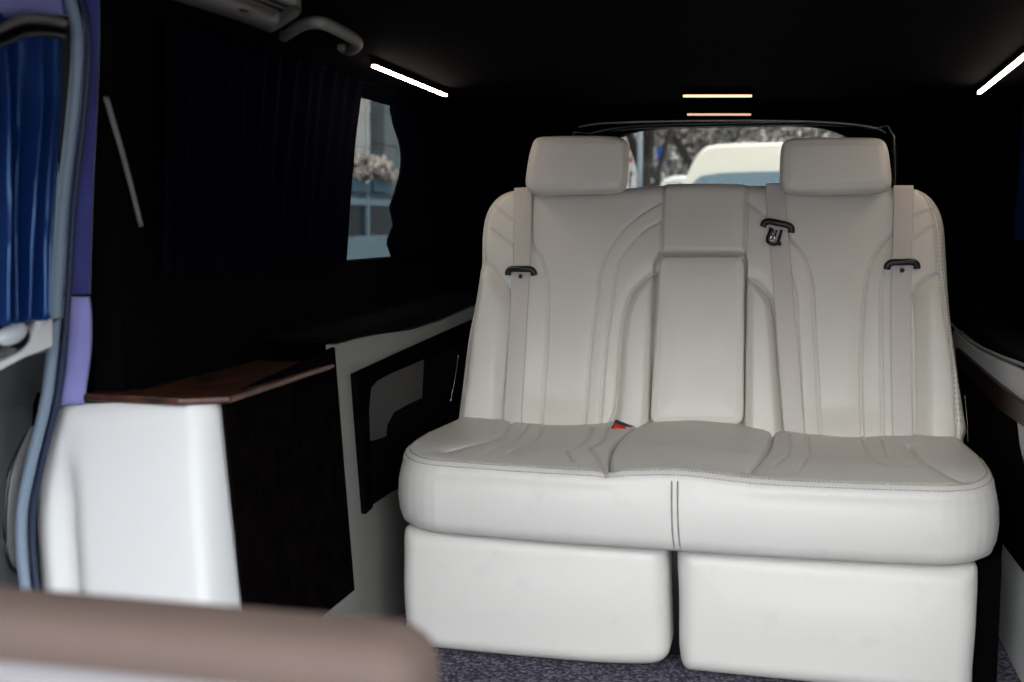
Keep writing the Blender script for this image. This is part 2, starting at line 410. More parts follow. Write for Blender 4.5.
outR = np.array(chB([(915, 470), (912, 294), (918, 285), (938, 273), (952, 275), (980, 400), (985, 470)]))
cenL = np.array(chB([(607, 450), (615, 409), (618, 380), (621, 338), (625, 312), (634, 290), (645, 279), (657, 271), (654, 330), (649, 450)]))
cenR = np.array(chB([(746, 270), (757, 283), (766, 292), (773, 305), (777, 340), (781, 392), (785, 450), (744, 450)]))
upper = np.array(chB([(662, 176), (748, 176), (745.5, 253), (660.5, 253)]))
armr = np.array(chB([(659, 253), (745, 253), (747, 262), (744, 440), (648, 440), (654, 262)]))
def hB(P, sd=None):
    h = seam_drop(P, seamsB)
    for poly, amp, wd in ((outL, .022, .05), (outR, .022, .05), (cenL, .020, .025), (cenR, .020, .025), (upper, .010, .012)):
        s, _ = sdist(P, poly); h += amp * sstep(s, 0, wd)
    s, _ = sdist(P, armr); h -= .035 * sstep(s, -.003, .003)
    # seat-back hollows for the two outer places
    for cx in (-.63, .13):
        h -= .016 * np.exp(-((P[:, 0] - cx) / .13) ** 2) * sstep(P[:, 1], 0, .1)
    h += .006 * np.sin(P[:, 1] / .7 * math.pi)
    return h
back = pad('backrest', outB, .0031, .04, hB, plB, LEATHER, seat, [(.006, -.055), (.004, -.09), (-.01, -.13), (-.03, -.14)])
bm = bmesh.new()
for off in (-.003, .004):
    pth = np.array(smooth_path(chB([(925, 194), (932, 207), (938, 231), (941, 272), (945, 309), (950, 341), (954, 373), (958, 425)]), 30)) + np.array([off, 0])
    for i in range(0, len(pth) - 2, 3):
        a = plB(pth[i:i + 1], hB(pth[i:i + 1]) + .0006)[0]; b = plB(pth[i + 2:i + 3], hB(pth[i + 2:i + 3]) + .0006)[0]
        m_ = (a + b) / 2; d_ = Vector(b - a)
        bmesh.ops.create_cube(bm, size=1, matrix=Matrix.Translation(tuple(m_)) @ d_.to_track_quat('Z', 'Y').to_matrix().to_4x4() @ Matrix.Diagonal((.0012, .0012, d_.length * .8, 1)))
tag(link('stitching', bmesh_out('stitching', bm), THREAD, back), kind='stuff')
# fold-down armrest pad
armp = rounded_rect(0, 1, 0, 1, .08)
ax = chB([(660, 256.5), (744.5, 256.5), (743.5, 424), (649.5, 424)], .006)
def quadmap(o, c):
    tl, tr, br, bl = [np.array(k) for k in c]; res = []
    for x, y in o:
        res.append((bl * (1 - x) + br * x) * (1 - y) + (tl * (1 - x) + tr * x) * y)
    return np.array(res)
rr4 = rounded_rect(0, 1, 0, 1, .07)
arm_out = quadmap(np.array([(x, y) for x, y in rr4]), ax)
arm = pad('centre_armrest', arm_out, .004, .012, lambda P, sd: .010 + .006 * sstep(sd, 0, .07) - .0025 * np.exp(-((sd - .012) / .003) ** 2), plB, LEATHER, seat, [(0, -.03)])
# head restraints
def headrest(px, dy):
    y0 = 3.20; px = [(u, v - 1.5) for u, v in px]; c = np.array([[onY(u, v, y0)[0], onY(u, v, y0)[2]] for u, v in px]); o = closed_smooth(c, 5)
    zt = o[:, 1].max(); zb = o[:, 1].min()
    pl = lambda P, h: np.stack([P[:, 0], y0 - h + (P[:, 1] - zb) * .12, P[:, 1] + h * .05], 1)
    xm = (o[:, 0].min() + o[:, 0].max()) / 2
    f = lambda P, sd: .010 * (1 - ((P[:, 0] - xm) / .15) ** 2) - .003 * np.exp(-((sd - .016) / .004) ** 2) - .012 * (((P[:, 1] - zb) / (zt - zb)) - .45) ** 2
    hr = pad('headrest', o, .0035, .024, f, pl, LEATHER, seat, [(.004, -.05), (.004, -.07), (-.004, -.10), (-.03, -.115)])
headrest([(524, 186), (525, 168), (528, 150), (533, 139), (545, 136.5), (580, 136), (608, 136.5), (619, 139), (623, 146), (623, 165), (622, 182), (618, 190), (600, 192.5), (560, 193.5), (532, 193.5)], 0)
headrest([(781.5, 184), (781, 168), (782, 150), (786, 141), (798, 138.5), (835, 138), (870, 138), (883, 140), (888, 148), (890.5, 165), (891.5, 182), (887, 189.5), (860, 192.5), (820, 193.5), (789, 192)], 0)

# cushion
CX0, CX1 = -.925, .437
def cushion_outline():
    pts = []; r = .15
    front = lambda x: 2.525 + .035 * abs((x - XC) / .65) ** 2.5
    # counter-clockwise seen from above
    for x in np.linspace(CX0 + r, CX1 - r, 22): pts.append((x, front(x)))
    yc = front(CX1 - r) + r
    for a in range(-80, 0, 10): pts.append((CX1 - r + r * math.cos(math.radians(a)), yc + r * math.sin(math.radians(a))))
    pts += [(CX1, yc), (CX1 + .004, 2.85), (CX1 - .012, 3.08), (CX1 - .03, 3.17)]
    pts += [(CX0 + .03, 3.17), (CX0 + .012, 3.08), (CX0 - .004, 2.85), (CX0, yc)]
    for a in range(190, 265, 10): pts.append((CX0 + r + r * math.cos(math.radians(a)), yc + r * math.sin(math.radians(a))))
    return np.array(pts)
outC = cushion_outline(); ZT = .468
chC = lambda c: [tuple(onZ(u, v, ZT - .004)[:2]) for u, v in c]
seamsC = [(chC(c), a * .95, wd * .85, a * .6) for c, a, wd in [
    ([(513, 418), (500, 432), (476, 443), (452, 448), (446, 449)], .006, .0045),
    ([(528, 420), (515, 436), (502, 443), (486, 450)], .0035, .0045),
    ([(544, 421), (533, 437), (522, 444), (508, 451)], .0035, .0045),
    ([(593, 424), (587, 438), (578, 446), (569, 450), (575, 458)], .0035, .0045),
    ([(609, 425), (605, 436), (598, 444), (591, 448), (598, 455), (606, 466)], .004, .0045),
    ([(638, 425), (624, 434), (615, 444), (610, 456), (611, 464)], .010, .006),
    ([(773, 430), (769, 447), (760, 459), (748, 468)], .010, .006),
    ([(791, 432), (789, 450), (783, 458), (774, 464)], .0035, .0045),
    ([(807, 432), (809, 450), (804, 460), (797, 469)], .0035, .0045),
    ([(863, 434), (870, 452), (878, 459), (888, 464)], .0035, .0045),
    ([(883, 436), (889, 452), (898, 459), (908, 464)], .0035, .0045),
    ([(909, 443), (920, 456), (942, 469), (962, 476)], .009, .005)]]
inC = lambda P: P
def hC(P, sd):
    h = seam_drop(P, seamsC)
    h -= .0012 * np.exp(-((sd - .012) / .002) ** 2) * (P[:, 1] < 2.95)
    # thigh hollows, crowned middle place, slope down towards the backrest
    for cx in (-.63, .13): h -= .016 * np.exp(-((P[:, 0] - cx) / .15) ** 2) * sstep(P[:, 1], 2.6, 2.9)
    h += .012 * np.exp(-((P[:, 0] - XC) / .12) ** 2)
    h -= .016 * (1 - sstep(P[:, 1], 2.52, 2.75))
    return h
plC = lambda P, h: np.stack([P[:, 0], P[:, 1], ZT + h], 1)
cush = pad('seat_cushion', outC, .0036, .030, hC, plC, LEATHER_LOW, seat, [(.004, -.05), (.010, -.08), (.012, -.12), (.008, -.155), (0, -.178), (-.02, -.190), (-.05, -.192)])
# double stitching along the cushion's front rim, and the two vertical seams
def resample(pts, step):
    pts = np.array(pts); seg = np.hypot(*np.diff(pts, axis=0)[:, :2].T); s = np.concatenate([[0], np.cumsum(seg)])
    t = np.arange(0, s[-1], step); return np.stack([np.interp(t, s, pts[:, i]) for i in range(pts.shape[1])], 1)
bm = bmesh.new()
nf = len(outC); fr_idx = [i for i in range(nf) if outC[i][1] < 2.9]
chain = sorted([tuple(outC[i]) for i in fr_idx], key=lambda p: (math.atan2(p[1] - 2.9, p[0] - XC)))
for inset in (.006, .017):
    ch = []
    for i, p in enumerate(chain):
        a = np.array(chain[max(i - 1, 0)]); b = np.array(chain[min(i + 1, len(chain) - 1)]); d = b - a; d /= np.hypot(*d) + 1e-9
        ch.append(np.array(p) + np.array([-d[1], d[0]]) * inset)
    rs = resample(ch, .0075)
    for i in range(len(rs) - 1):
        d = rs[i + 1] - rs[i]; ang = math.atan2(d[1], d[0]); P1 = rs[i:i + 1]
        t = inset / .030; hh = .030 * math.sqrt(1 - (1 - t) ** 2) - .030 + hC(P1, np.array([inset]))[0]
        bmesh.ops.create_cube(bm, size=1, matrix=Matrix.Translation((P1[0][0], P1[0][1], ZT + hh + .0005)) @ Matrix.Rotation(ang, 4, 'Z') @ Matrix.Diagonal((.0048, .0017, .0017, 1)))
st = link('stitching', bmesh_out('stitching', bm), THREAD, cush); tag(st, kind='stuff')
bm = bmesh.new()
for dx in (0, .013):
    add_tube(bm, [(XC - .013 + dx, 2.530, .444), (XC - .012 + dx, 2.522, .432), (XC - .011 + dx, 2.514, .41), (XC - .009 + dx, 2.512, .35), (XC - .006 + dx, 2.516, .31), (XC - .004 + dx, 2.528, .288)], .0017, seg=6)
link('front_seam', bmesh_out('front_seam', bm), THREAD, cush)

# padded lower panels
def lower(px, y0, bul):
    c = np.array([[onY(u, v, y0)[0], onY(u, v, y0)[2]] for u, v in px]); o = closed_smooth(c, 5)
    o[:, 1] = np.maximum(o[:, 1] - .012 * (o[:, 1] < .1), ZF + .001)
    xm = (o[:, 0].min() + o[:, 0].max()) / 2; hw = (o[:, 0].max() - o[:, 0].min()) / 2
    pl = lambda P, h: np.stack([P[:, 0], y0 - h, P[:, 1]], 1)
    f = lambda P, sd: bul * 1.5 * (1 - ((P[:, 0] - xm) / hw) ** 2) * .6 + bul * np.clip(sd / .12, 0, 1) ** .6 * .6 + .012 * np.exp(-((P[:, 1] - .13) / .1) ** 2)
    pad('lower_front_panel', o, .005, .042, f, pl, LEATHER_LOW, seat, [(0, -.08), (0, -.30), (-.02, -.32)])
lower([(401, 560), (400.5, 536), (405, 529), (430, 528), (520, 534), (600, 539), (655, 543), (665, 547), (667, 570), (668, 610), (669, 645), (662, 659), (640, 663), (560, 659), (480, 654), (425, 648), (406, 640), (402, 610)], 2.61, .012)
lower([(678, 600), (676, 560), (678, 549), (690, 546), (780, 552), (880, 559), (960, 565), (976, 568), (980, 577), (978, 620), (975, 665), (973, 700), (960, 712), (900, 708), (800, 691), (720, 679), (690, 671), (679, 655)], 2.61, .012)
# hidden metal frame under the cushion
for a_, b_, n_ in ((CX0 + .005, CX0 + .06, 'gap_filler'), (CX1 - .05, .462, 'gap_filler')):
    box(n_, a_, b_, 2.70, 3.2, ZF, .26, BLACK, seat, bev=.008)  # black boxes added to keep the gaps beside the seat dark
box('seat_frame', CX0 + .06, CX1 - .06, 2.72, 3.2, ZF, .30, BLACKP, seat, bev=.01)

# buckle between cushion and backrest
bk = thing('seat_buckle', onY(621, 432, 3.06), 'small black belt buckle with red button in the gap left of the middle place', 'seat buckle')
bpos = onY(621, 430, 3.05)
def rbox(name, c, sx, sy, sz, rot, m, parent, bev=.002):
    bm = bmesh.new(); add_box(bm, -sx / 2, sx / 2, -sy / 2, sy / 2, -sz / 2, sz / 2, bev)
    bmesh.ops.transform(bm, matrix=Matrix.Translation(tuple(map(float, c))) @ Matrix.Rotation(rot[2], 4, 'Z') @ Matrix.Rotation(rot[1], 4, 'Y') @ Matrix.Rotation(rot[0], 4, 'X'), verts=bm.verts[:])
    return link(name, bmesh_out(name, bm), m, parent)
rbox('casing', bpos, .050, .045, .020, (.5, .35, 0), BLACKP, bk)
rbox('button', bpos + np.array([-.002, -.022, .007]), .032, .016, .016, (.5, .35, 0), RED, bk)

# seat belts
def surfB(p, q):
    P = np.array([[p, q]]); return float(hB(P, None)[0])
def belt(label, px, width, guide_at, ang, tongue, over=True):
    path = [np.array(onB(u, v, .01)) for u, v in px]
    path = np.array(smooth_path(path, 10))
    hs = np.array([surfB(*p) for p in path])
    # taut webbing bridges the hollows
    k = 9; env = np.array([hs[max(0, i - k):i + k + 1].max() for i in range(len(hs))]); env = np.convolve(np.pad(env, 6, mode='edge'), np.ones(13) / 13, 'valid')
    hs = np.maximum(env, hs) + .005
    g = thing('seat_belt', plB(path[-1:], hs[-1:])[0], label, 'seat belt', 'seat belts over the bench backrest')
    rows = []
    cen = plB(path, hs); 
    top = cen[0]
    pre = [top + np.array([0, .11, -.06]), top + np.array([0, .075, -.022]), top + np.array([0, .035, -.002])] if over else []
    vs = []; fs = []
    allc = pre + list(cen)
    for i, c in enumerate(allc):
        t = allc[min(i + 1, len(allc) - 1)] - allc[max(i - 1, 0)]; t = t / np.linalg.norm(t)
        side = np.cross(t, BN) if i >= len(pre) else np.array([1., 0, 0])
        side = np.array([side[0], side[1] * .3, side[2]]); side /= np.linalg.norm(side)
        if side[0] < 0: side = -side
        nn = np.cross(side, t); 
        if nn[1] > 0: nn = -nn
        if i < len(pre): nn = np.array([0, 0, 1.])
        hw = width / 2
        prof = [(-hw, -.0008), (-hw, .0006), (-hw * .9, .0014), (0, .0018), (hw * .9, .0014), (hw, .0006), (hw, -.0008)]
        rows.append(len(vs)); vs += [c + side * a + nn * b for a, b in prof]
    m_ = 7
    for i in range(len(allc) - 1):
        for j in range(m_): fs.append((i * m_ + j, i * m_ + (j + 1) % m_, (i + 1) * m_ + (j + 1) % m_, (i + 1) * m_ + j))
    me = raw('webbing', vs, fs); bm = bmesh.new(); bm.from_mesh(me); bmesh.ops.holes_fill(bm, edges=bm.edges[:]); bmesh.ops.recalc_face_normals(bm, faces=bm.faces[:]); bm.to_mesh(me); bm.free()
    link('webbing', me, WEB, g)
    # black guide loop across the webbing
    i = int(np.argmin(np.hypot(*(path - np.array(onB(*guide_at, .01))).T))); c = cen[i] + BN * .006
    ex = np.array([math.cos(ang), 0, 0]) + BE * math.sin(ang); ey = np.cross(ex, BN); ey = ey if ey[2] > 0 else -ey
    hw = width / 2 + .011
    pts = [c - ex * (hw + .002) - ey * .010 + BN * -.004, c - ex * hw + ey * .000, c - ex * (hw - .010) + ey * .006 + BN * .003, c + BN * .005 + ey * .006, c + ex * (hw - .010) + ey * .006 + BN * .003, c + ex * hw + ey * .000, c + ex * (hw + .002) - ey * .010 + BN * -.004]
    gl = tube('guide_loop', pts, .0092, BLACKP, g, seg=10, n=6)
    if not tongue:
        bm = bmesh.new(); cc = c - ey * .0150 + BN * .001
        bmesh.ops.create_uvsphere(bm, u_segments=16, v_segments=8, radius=.0062, matrix=Matrix.Translation(tuple(cc)) @ Matrix.Diagonal((1, .6, 1, 1)))
        link('stop_button', bmesh_out('stop_button', bm), BLACKP, g)
    else:
        cc = c - ey * .010 - ex * .002
        for nm, o1, o2, r in (('tongue', -.013, .013, .0032),):
            bm = bmesh.new()
            L = [cc - ex * .014, cc - ex * .016 - ey * .034 + BN * .004, cc - ex * .008 - ey * .044 + BN * .006, cc + ex * .008 - ey * .044 + BN * .006, cc + ex * .014 - ey * .034 + BN * .004, cc + ex * .014]
            add_tube(bm, L, .0042, seg=8, n=4)
            tg = link('tongue', bmesh_out('tongue', bm), BLACKP, g)
            bm = bmesh.new(); add_tube(bm, [cc - ex * .007 - ey * .004 + BN * .004, cc - ex * .008 - ey * .036 + BN * .008], .0024, seg=8); add_tube(bm, [cc + ex * .002 - ey * .004 + BN * .004, cc + ex * .002 - ey * .036 + BN * .008], .0024, seg=8); add_tube(bm, [cc - ex * .008 - ey * .036 + BN * .008, cc + ex * .002 - ey * .036 + BN * .008], .0024, seg=8)
            link('tongue_plate', bmesh_out('tongue_plate', bm), CHROME, tg)
        bm = bmesh.new(); bmesh.ops.create_uvsphere(bm, u_segments=16, v_segments=8, radius=.006, matrix=Matrix.Translation(tuple(c - ey * .048 + ex * .016)))
        link('stop_button', bmesh_out('stop_button', bm), BLACKP, g)
belt('beige belt down the left outer place from beside the left headrest, black loop', [(522, 187), (522, 230), (521, 268), (519, 300), (516, 350), (513, 400), (512, 430)], .050, (522, 271), 0, False)
belt('beige belt down beside the middle armrest with tilted black loop and steel tongue', [(775, 183), (776, 200), (778, 226), (781, 260), (784, 300), (788, 350), (792, 400), (795, 440)], .051, (777, 226), -.22, True)
belt('beige belt down the right outer place from beside the right headrest, black loop', [(904, 185), (903, 225), (902, 265), (901, 300), (901, 350), (902, 400), (903, 445)], .050, (902, 266), .03, False)

# ================================================================== SIDE FURNITURE
def polyX(name, px, x, th, m, parent, bev=0.0):
    return prism(name, [onX(u, v, x) for u, v in px], (th, 0, 0), m, parent, bev)
# --- left cabinet at the door opening
cab = thing('side_cabinet', (-1.1, 2.15, ZF), 'low left cabinet with white leather end, near-black front and glossy walnut top', 'cabinet')
rowsv = [0, .12, .25, .4, .55, .7, .85, 1.0, 1.12, 1.4, 1.65, 1.85]
def lerpc(chain, t):
    t = t * (len(chain) - 1); i = min(int(t), len(chain) - 2); f = t - i
    return np.array(chain[i]) * (1 - f) + np.array(chain[i + 1]) * f
YJ = 1.87
vs = []; 
colsJ = 34
chA = [(50, 406), (33, 470), (30, 520), (36, 612)]; chB_ = [(190, 400), (195, 470), (200, 540), (206, 612)]; chC_ = [(224, 396), (232, 460), (240, 540), (248, 612)]
for t in rowsv:
    a = onY(*lerpc(chA, t), YJ); b = onY(*lerpc(chB_, t), YJ); c = onX(*lerpc(chC_, t), -1.014)
    for v_ in (a, b, c): v_[2] = max(v_[2], ZF + .005)
    for i in range(colsJ):
        s_ = i / (colsJ - 1)
        if s_ < .8:
            k = s_ / .8; p = a * (1 - k) + b * k
            # soft hollow beside the door edge, lower down
            p = p + np.array([0, .035 * math.exp(-((k - .19) / .07) ** 2) * sstep(np.array(t), .2, .55) + .02 * max(0, .12 - k) / .12 + .035 * max(0, k - .88) ** 2 * 4, 0])
        else:
            k = (s_ - .8) / .2; b2 = b + np.array([0, .035 * .12 ** 2 * 4, 0]); p = b2 * (1 - k) + c * k + np.array([.006, -.006, 0]) * math.sin(k * math.pi)
        vs.append(p)
fs = []
nr = len(rowsv)
for r in range(nr - 1):
    for i in range(colsJ - 1): fs.append((r * colsJ + i, r * colsJ + i + 1, (r + 1) * colsJ + i + 1, (r + 1) * colsJ + i))
me = raw('end_panel', vs, fs); o = link('end_panel', me, WHITE_PANEL, cab)
sm = o.modifiers.new('t', 'SOLIDIFY'); sm.thickness = .02; sm.offset = 1
# near-black front with faint grooves, facing the cabin
polyX('front_panel', [(224, 398), (335, 347), (345, 470), (355, 590), (328, 612), (290, 650), (250, 652)], -1.0, -.008, WOODD, cab, .002)
for a_ in ([(252, 430), (258, 480), (268, 540), (282, 610)], [(270, 425), (276, 480), (286, 540), (298, 605)]):
    tube('groove_bead', [onX(u, v, -1.0) for u, v in a_], .0022, WOODD, cab, seg=6)
box('carcass', -1.19, -1.03, 1.98, 2.43, ZF, .66, BLACK, cab)
# walnut top
top = [(-1.268, 1.862), (-1.06, 1.852), (-.985, 1.90), (-.988, 2.10), (-1.0, 2.43), (-1.19, 2.43), (-1.19, 1.94), (-1.268, 1.93)]
prism('top', [(x, y, .679) for x, y in top], (0, 0, .014), WOOD, cab, .005, 3)

# --- left side panel behind the cabinet
sp = thing('side_console', (-1.1, 3.2, ZF), 'ivory left side console between the dark cabinet and the bench, with dark pocket', 'side console')
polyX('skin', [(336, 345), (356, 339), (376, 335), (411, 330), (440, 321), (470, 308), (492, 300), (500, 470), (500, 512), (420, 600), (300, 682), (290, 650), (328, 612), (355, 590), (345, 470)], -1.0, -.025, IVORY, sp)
polyX('ledge', [(337, 343), (356, 337), (376, 333), (411, 328), (440, 319), (470, 306), (492, 298), (492, 293), (337, 338)], -.998, -.19, BLACK, sp)
polyX('pocket_frame', [(350, 374), (400, 351), (440, 333), (478, 316), (478, 336), (423, 358), (385, 374), (372, 381), (366, 388), (364, 410), (365, 441), (368, 507), (361, 514), (355, 440)], -1.0, .014, WOODD, sp, .002)
polyX('pocket_well', [(366, 388), (372, 381), (423, 358), (478, 334), (480, 470), (400, 487), (390, 492), (368, 507), (365, 441)], -1.0, .004, BLACK, sp)
polyX('pocket_lining', [(366, 388), (372, 381), (400, 369), (422, 358), (420, 398), (406, 404), (392, 412), (385, 425), (384, 436), (376, 439), (367, 441)], -.998, .006, POCKETG, sp)
tube('metal_rail', [onX(458, 355, -.97), onX(455, 378, -.97), onX(450.6, 401, -.97)], .0022, CHROME, sp, seg=8)
box('carcass', XL + .003, -1.028, 2.45, 4.05, ZF, .645, BLACK, sp)
box('rear_ledge', XL + .003, -1.003, 2.44, 4.05, .65, .688, BLACK, sp)

# --- right side panel
rp = thing('side_console', (.62, 3.1, ZF), 'pale right side console beside the bench with walnut strip and dark recess', 'side console')
polyX('skin', [(948, 325), (957, 334), (975, 349), (1000, 361), (1024, 371), (1060, 388), (1130, 420), (1130, 760), (980, 760), (940, 560)], .52, .03, WHITE_PANEL, rp)
polyX('wood_strip', [(960, 348), (966, 353), (1000, 382), (1030, 405), (1100, 462), (1100, 490), (1030, 428), (1003, 409), (966, 368), (960, 362)], .52, -.012, REDWOOD, rp, .002)
polyX('recess', [(955, 356), (966, 366), (1003, 408), (1017, 421), (1020, 447), (1025, 466), (1036, 500), (1040, 590), (1003, 541), (999, 580), (994, 640), (990, 720), (960, 760), (930, 560)], .52, -.006, BLACK, rp)
tube('piping', [onX(u, v, .515) for u, v in [(950, 321), (957, 330), (975, 344), (1000, 356), (1024, 365), (1060, 381)]], .0045, TRIMGREY, rp, seg=8)
tube('metal_rail', [onX(965, 395, .50), onX(967, 418, .50), onX(968, 442, .50)], .0018, CHROME, rp, seg=8)
box('carcass', .553, XR - .003, 1.76, 4.05, ZF, .60, BLACK, rp)
box('rear_ledge', .525, XR - .003, 2.3, 4.05, .665, .69, BLACK, rp)
tube('sill_strip', [onX(u, v, .70) for u, v in [(985, 235), (1005, 238), (1024, 243), (1060, 252)]], .004, GLOSSB, rp, seg=8)

# ================================================================== CURTAINS
def curtain(name, x, y0f, y1f, z0, z1, pleats, amp, m, label, parent=None, group=None, nz=36, gather=None, phase=0, sharp=1.0):
    nu = pleats * 10; vs = []; fs = []
    for j in range(nz + 1):
        t = j / nz; z = z0 + (z1 - z0) * t; a = y0f(t); b = y1f(t)
        for i in range(nu + 1):
            s_ = i / nu; ph = s_ * pleats * 2 * math.pi + phase + .6 * math.sin(t * 3 + i * .11)
            w_ = math.sin(ph); w_ = math.copysign(abs(w_) ** sharp, w_)
            g = 1 if gather is None else gather(t)
            vs.append((x + amp * g * (w_ + .35 * math.sin(ph * .37 + 2 * t)), a + (b - a) * s_ + .25 * amp * math.cos(ph), z))
    for j in range(nz):
        for i in range(nu): k = j * (nu + 1) + i; fs.append((k, k + 1, k + nu + 2, k + nu + 1))
    o = link(name, raw(name, vs, fs), m, parent)
    sm = o.modifiers.new('t', 'SOLIDIFY'); sm.thickness = .0015
    if label: tag(o, label, 'curtain', group)
    return o
yE = lambda u, v, x: float(onX(u, v, x)[1])
XCu = XL + .028
# left window: front curtain (its slanting edge) and rear curtain (its waisted edge)
e1 = [yE(345, 252, XCu), yE(350, 205, XCu), yE(357, 150, XCu), yE(365, 92, XCu)]
def interp(L): return lambda t: float(np.interp(t, np.linspace(0, 1, len(L)), L))
curtain('window_curtain', XCu, lambda t: 1.99 + .03 * t, interp(e1), .90, 1.400, 13, .011, SATIN_DK, 'navy pleated curtain covering the front part of the left side window')
e2 = [yE(388, 248, XCu), yE(382, 240, XCu), yE(390, 232, XCu), yE(386, 218, XCu), yE(392, 200, XCu), yE(397, 180, XCu), yE(399, 155, XCu), yE(397, 135, XCu), yE(390, 120, XCu), yE(386, 112, XCu), yE(396, 106, XCu)]
curtain('window_curtain', XCu, interp(e2), lambda t: 4.07, .90, 1.400, 7, .011, SATIN_DK, 'navy gathered curtain with scalloped edge at the rear of the left side window', phase=1)
struct(tube('trim_9', [(XL + .02, 1.98, 1.398), (XL + .02, 4.08, 1.398)], .006, BLACK, n=1))
# right window curtain
yr = yE(1018, 165, XR - .028)
curtain('window_curtain', XR - .028, lambda t: 1.45, lambda t: yr + .01 * math.sin(t * 9), .95, 1.375, 16, .012, SATIN, 'blue satin curtain at the right side window, at the right edge', phase=2)
curtain('window_curtain', XR - .026, lambda t: yr + .05, lambda t: 4.0, .95, 1.375, 14, .006, SATIN_DK, 'near-black curtain closing the right side window behind the blue one', phase=2)
# door curtain with its top rail, beside the seal
XDc = XD + .035
yd0, yd1 = yE(-60, 150, XDc), yE(64, 150, XDc)
zt = float(onX(20, 20, XDc)[2]); zb = float(onX(20, 322, XDc)[2])
dc = curtain('door_curtain', XDc, lambda t: yd0, interp([yE(42, 322, XDc), yE(45, 250, XDc), yE(52, 180, XDc), yE(60, 110, XDc), yE(62, 38, XDc)]), zb, zt, 7, .022, SATIN, 'shiny royal-blue satin curtain hanging in the door window at the left edge', gather=lambda t: 1 - .45 * t ** 6, phase=.5, sharp=.8)
struct(tube('trim_10', [onX(-30, 40, XDc + .02), onX(2, 29, XDc + .02), onX(22, 19, XDc + .02), onX(45, 19, XDc + .02), onX(64, 23, XDc + .02)], .008, VENTP, n=6))

struct(tube('trim_13', [onX(-30, 52, XDc + .03), onX(2, 40, XDc + .03), onX(22, 32, XDc + .03), onX(45, 31, XDc + .03), onX(63, 34, XDc + .03)], .011, GLOSSB, n=6))  # black tube added to darken the top of the door curtain

# ================================================================== DOOR DETAILS (left edge)
struct(prism('trim_11', [onX(-60, -40, XD + .004), onX(72, -40, XD + .004), onX(72, 17, XD + .004), onX(40, 13, XD + .004), onX(10, 18, XD + .004), onX(-60, 45, XD + .004)], (.02, 0, 0), SUEDE_LT))
ar = bpy.data.objects.new('door_armrest', None); COL.objects.link(ar); ar.parent = dr; ar.location = -dr.location
polyX('cap', [(-40, 372), (-10, 366), (8, 360), (24, 349), (34, 336), (42, 322), (54, 317), (54, 347), (42, 352), (28, 357), (0, 372), (-40, 392)], XD + .015, -.16, WHITE_PANEL, ar, .006)
dh = bpy.data.objects.new('door_handle', None); COL.objects.link(dh); dh.parent = dr; dh.location = -dr.location
bm = bmesh.new(); c = onX(12, 334, XD + .035)
bmesh.ops.create_uvsphere(bm, u_segments=24, v_segments=12, radius=1, matrix=Matrix.Translation(tuple(c)) @ Matrix.Rotation(.2, 4, 'X') @ Matrix.Diagonal((.014, .036, .017, 1)))
link('knob', bmesh_out('knob', bm), mat('pale_grey_plastic', (.42, .45, .48), .25), dh)
bm = bmesh.new(); c2 = onX(2, 338, XD + .005)
bmesh.ops.create_uvsphere(bm, u_segments=24, v_segments=12, radius=1, matrix=Matrix.Translation(tuple(c2)) @ Matrix.Diagonal((.022, .07, .032, 1)))
link('surround', bmesh_out('surround', bm), GLOSSB, dh)
pk = bpy.data.objects.new('door_pocket', None); COL.objects.link(pk); pk.parent = dr; pk.location = -dr.location
pp = closed_smooth([onX(u, v, XDL + .002)[1:] for u, v in [(34, 420), (20, 440), (8, 472), (3, 515), (5, 555), (16, 572), (40, 574), (70, 560), (70, 430)]], 4)
pad('panel', pp, .006, .015, lambda P, sd: P[:, 0] * 0 + .016, lambda P, h: np.stack([XDL + .002 + h, P[:, 0], P[:, 1]], 1), mat('mid_grey_leather', (.10, .10, .105), .5), pk, [(0, -.02)])
tube('piping', [(XDL + .006, a, b) for a, b in list(pp) + [pp[0]]], .004, BLACKP, pk, n=1, seg=6)

# slim grey bar on the dark lining
tube_o = tube('grey_bar', [onX(106, 97, XL + .012), onX(125, 163, XL + .012), onX(141, 226, XL + .012)], .0048, mat('dim_grey_plastic', (.11, .105, .105), .5), None, seg=10)
tag(tube_o, 'slim slanting grey bar on the black lining right of the blue pillar', 'bar')

# ================================================================== CEILING FITTINGS
vz = 1.392
vt = thing('air_vent', (-.985, 1.95, vz), 'greige overhead air vent with dark lengthwise slats near the top left corner', 'air vent')
bm = bmesh.new()
outv = closed_smooth([onZ(u, v, vz)[:2] for u, v in [(120, -24), (190, 0), (235, 15), (262, 25), (270, 28), (277, 26), (288, 19), (298, 12), (301, 7), (297, 2), (275, -6), (230, -24), (170, -48), (90, -50)]], 3)
inn = closed_smooth([onZ(u, v, vz - .009)[:2] for u, v in [(150, -26), (205, -7), (245, 8), (268, 17), (276, 20), (282, 19), (291, 11), (296, 7), (294, 3), (270, -4), (232, -18), (190, -34), (160, -40), (120, -40)]], 3)
vc = outv.mean(0)
n_ = len(outv)
rings = [[bm.verts.new((x, y, z)) for x, y in o_] for o_, z in ((outv, ZC - .002), (outv, vz - .004), (outv * .985 + vc * .015, vz - .009), (inn, vz - .009), (inn, vz + .006))]
for a, b in zip(rings, rings[1:]):
    for i in range(n_): bm.faces.new((a[i], a[(i + 1) % n_], b[(i + 1) % n_], b[i]))
link('bezel', bmesh_out('bezel', bm), VENTP, vt)
prism('grille_back', [(x, y, vz + .004) for x, y in inn], (0, 0, .003), BLACKP, vt)
SLAT = mat('slat_plastic', (.15, .135, .115), .5)
for (a_, b_) in (((210, -8), (274, 16)), ((214, -13), (279, 12)), ((220, -16), (285, 8.5)), ((228, -19), (290, 5))):
    tube('slat', [onZ(*a_, vz - .007), onZ(*b_, vz - .008)], .0016, SLAT, vt, seg=6)
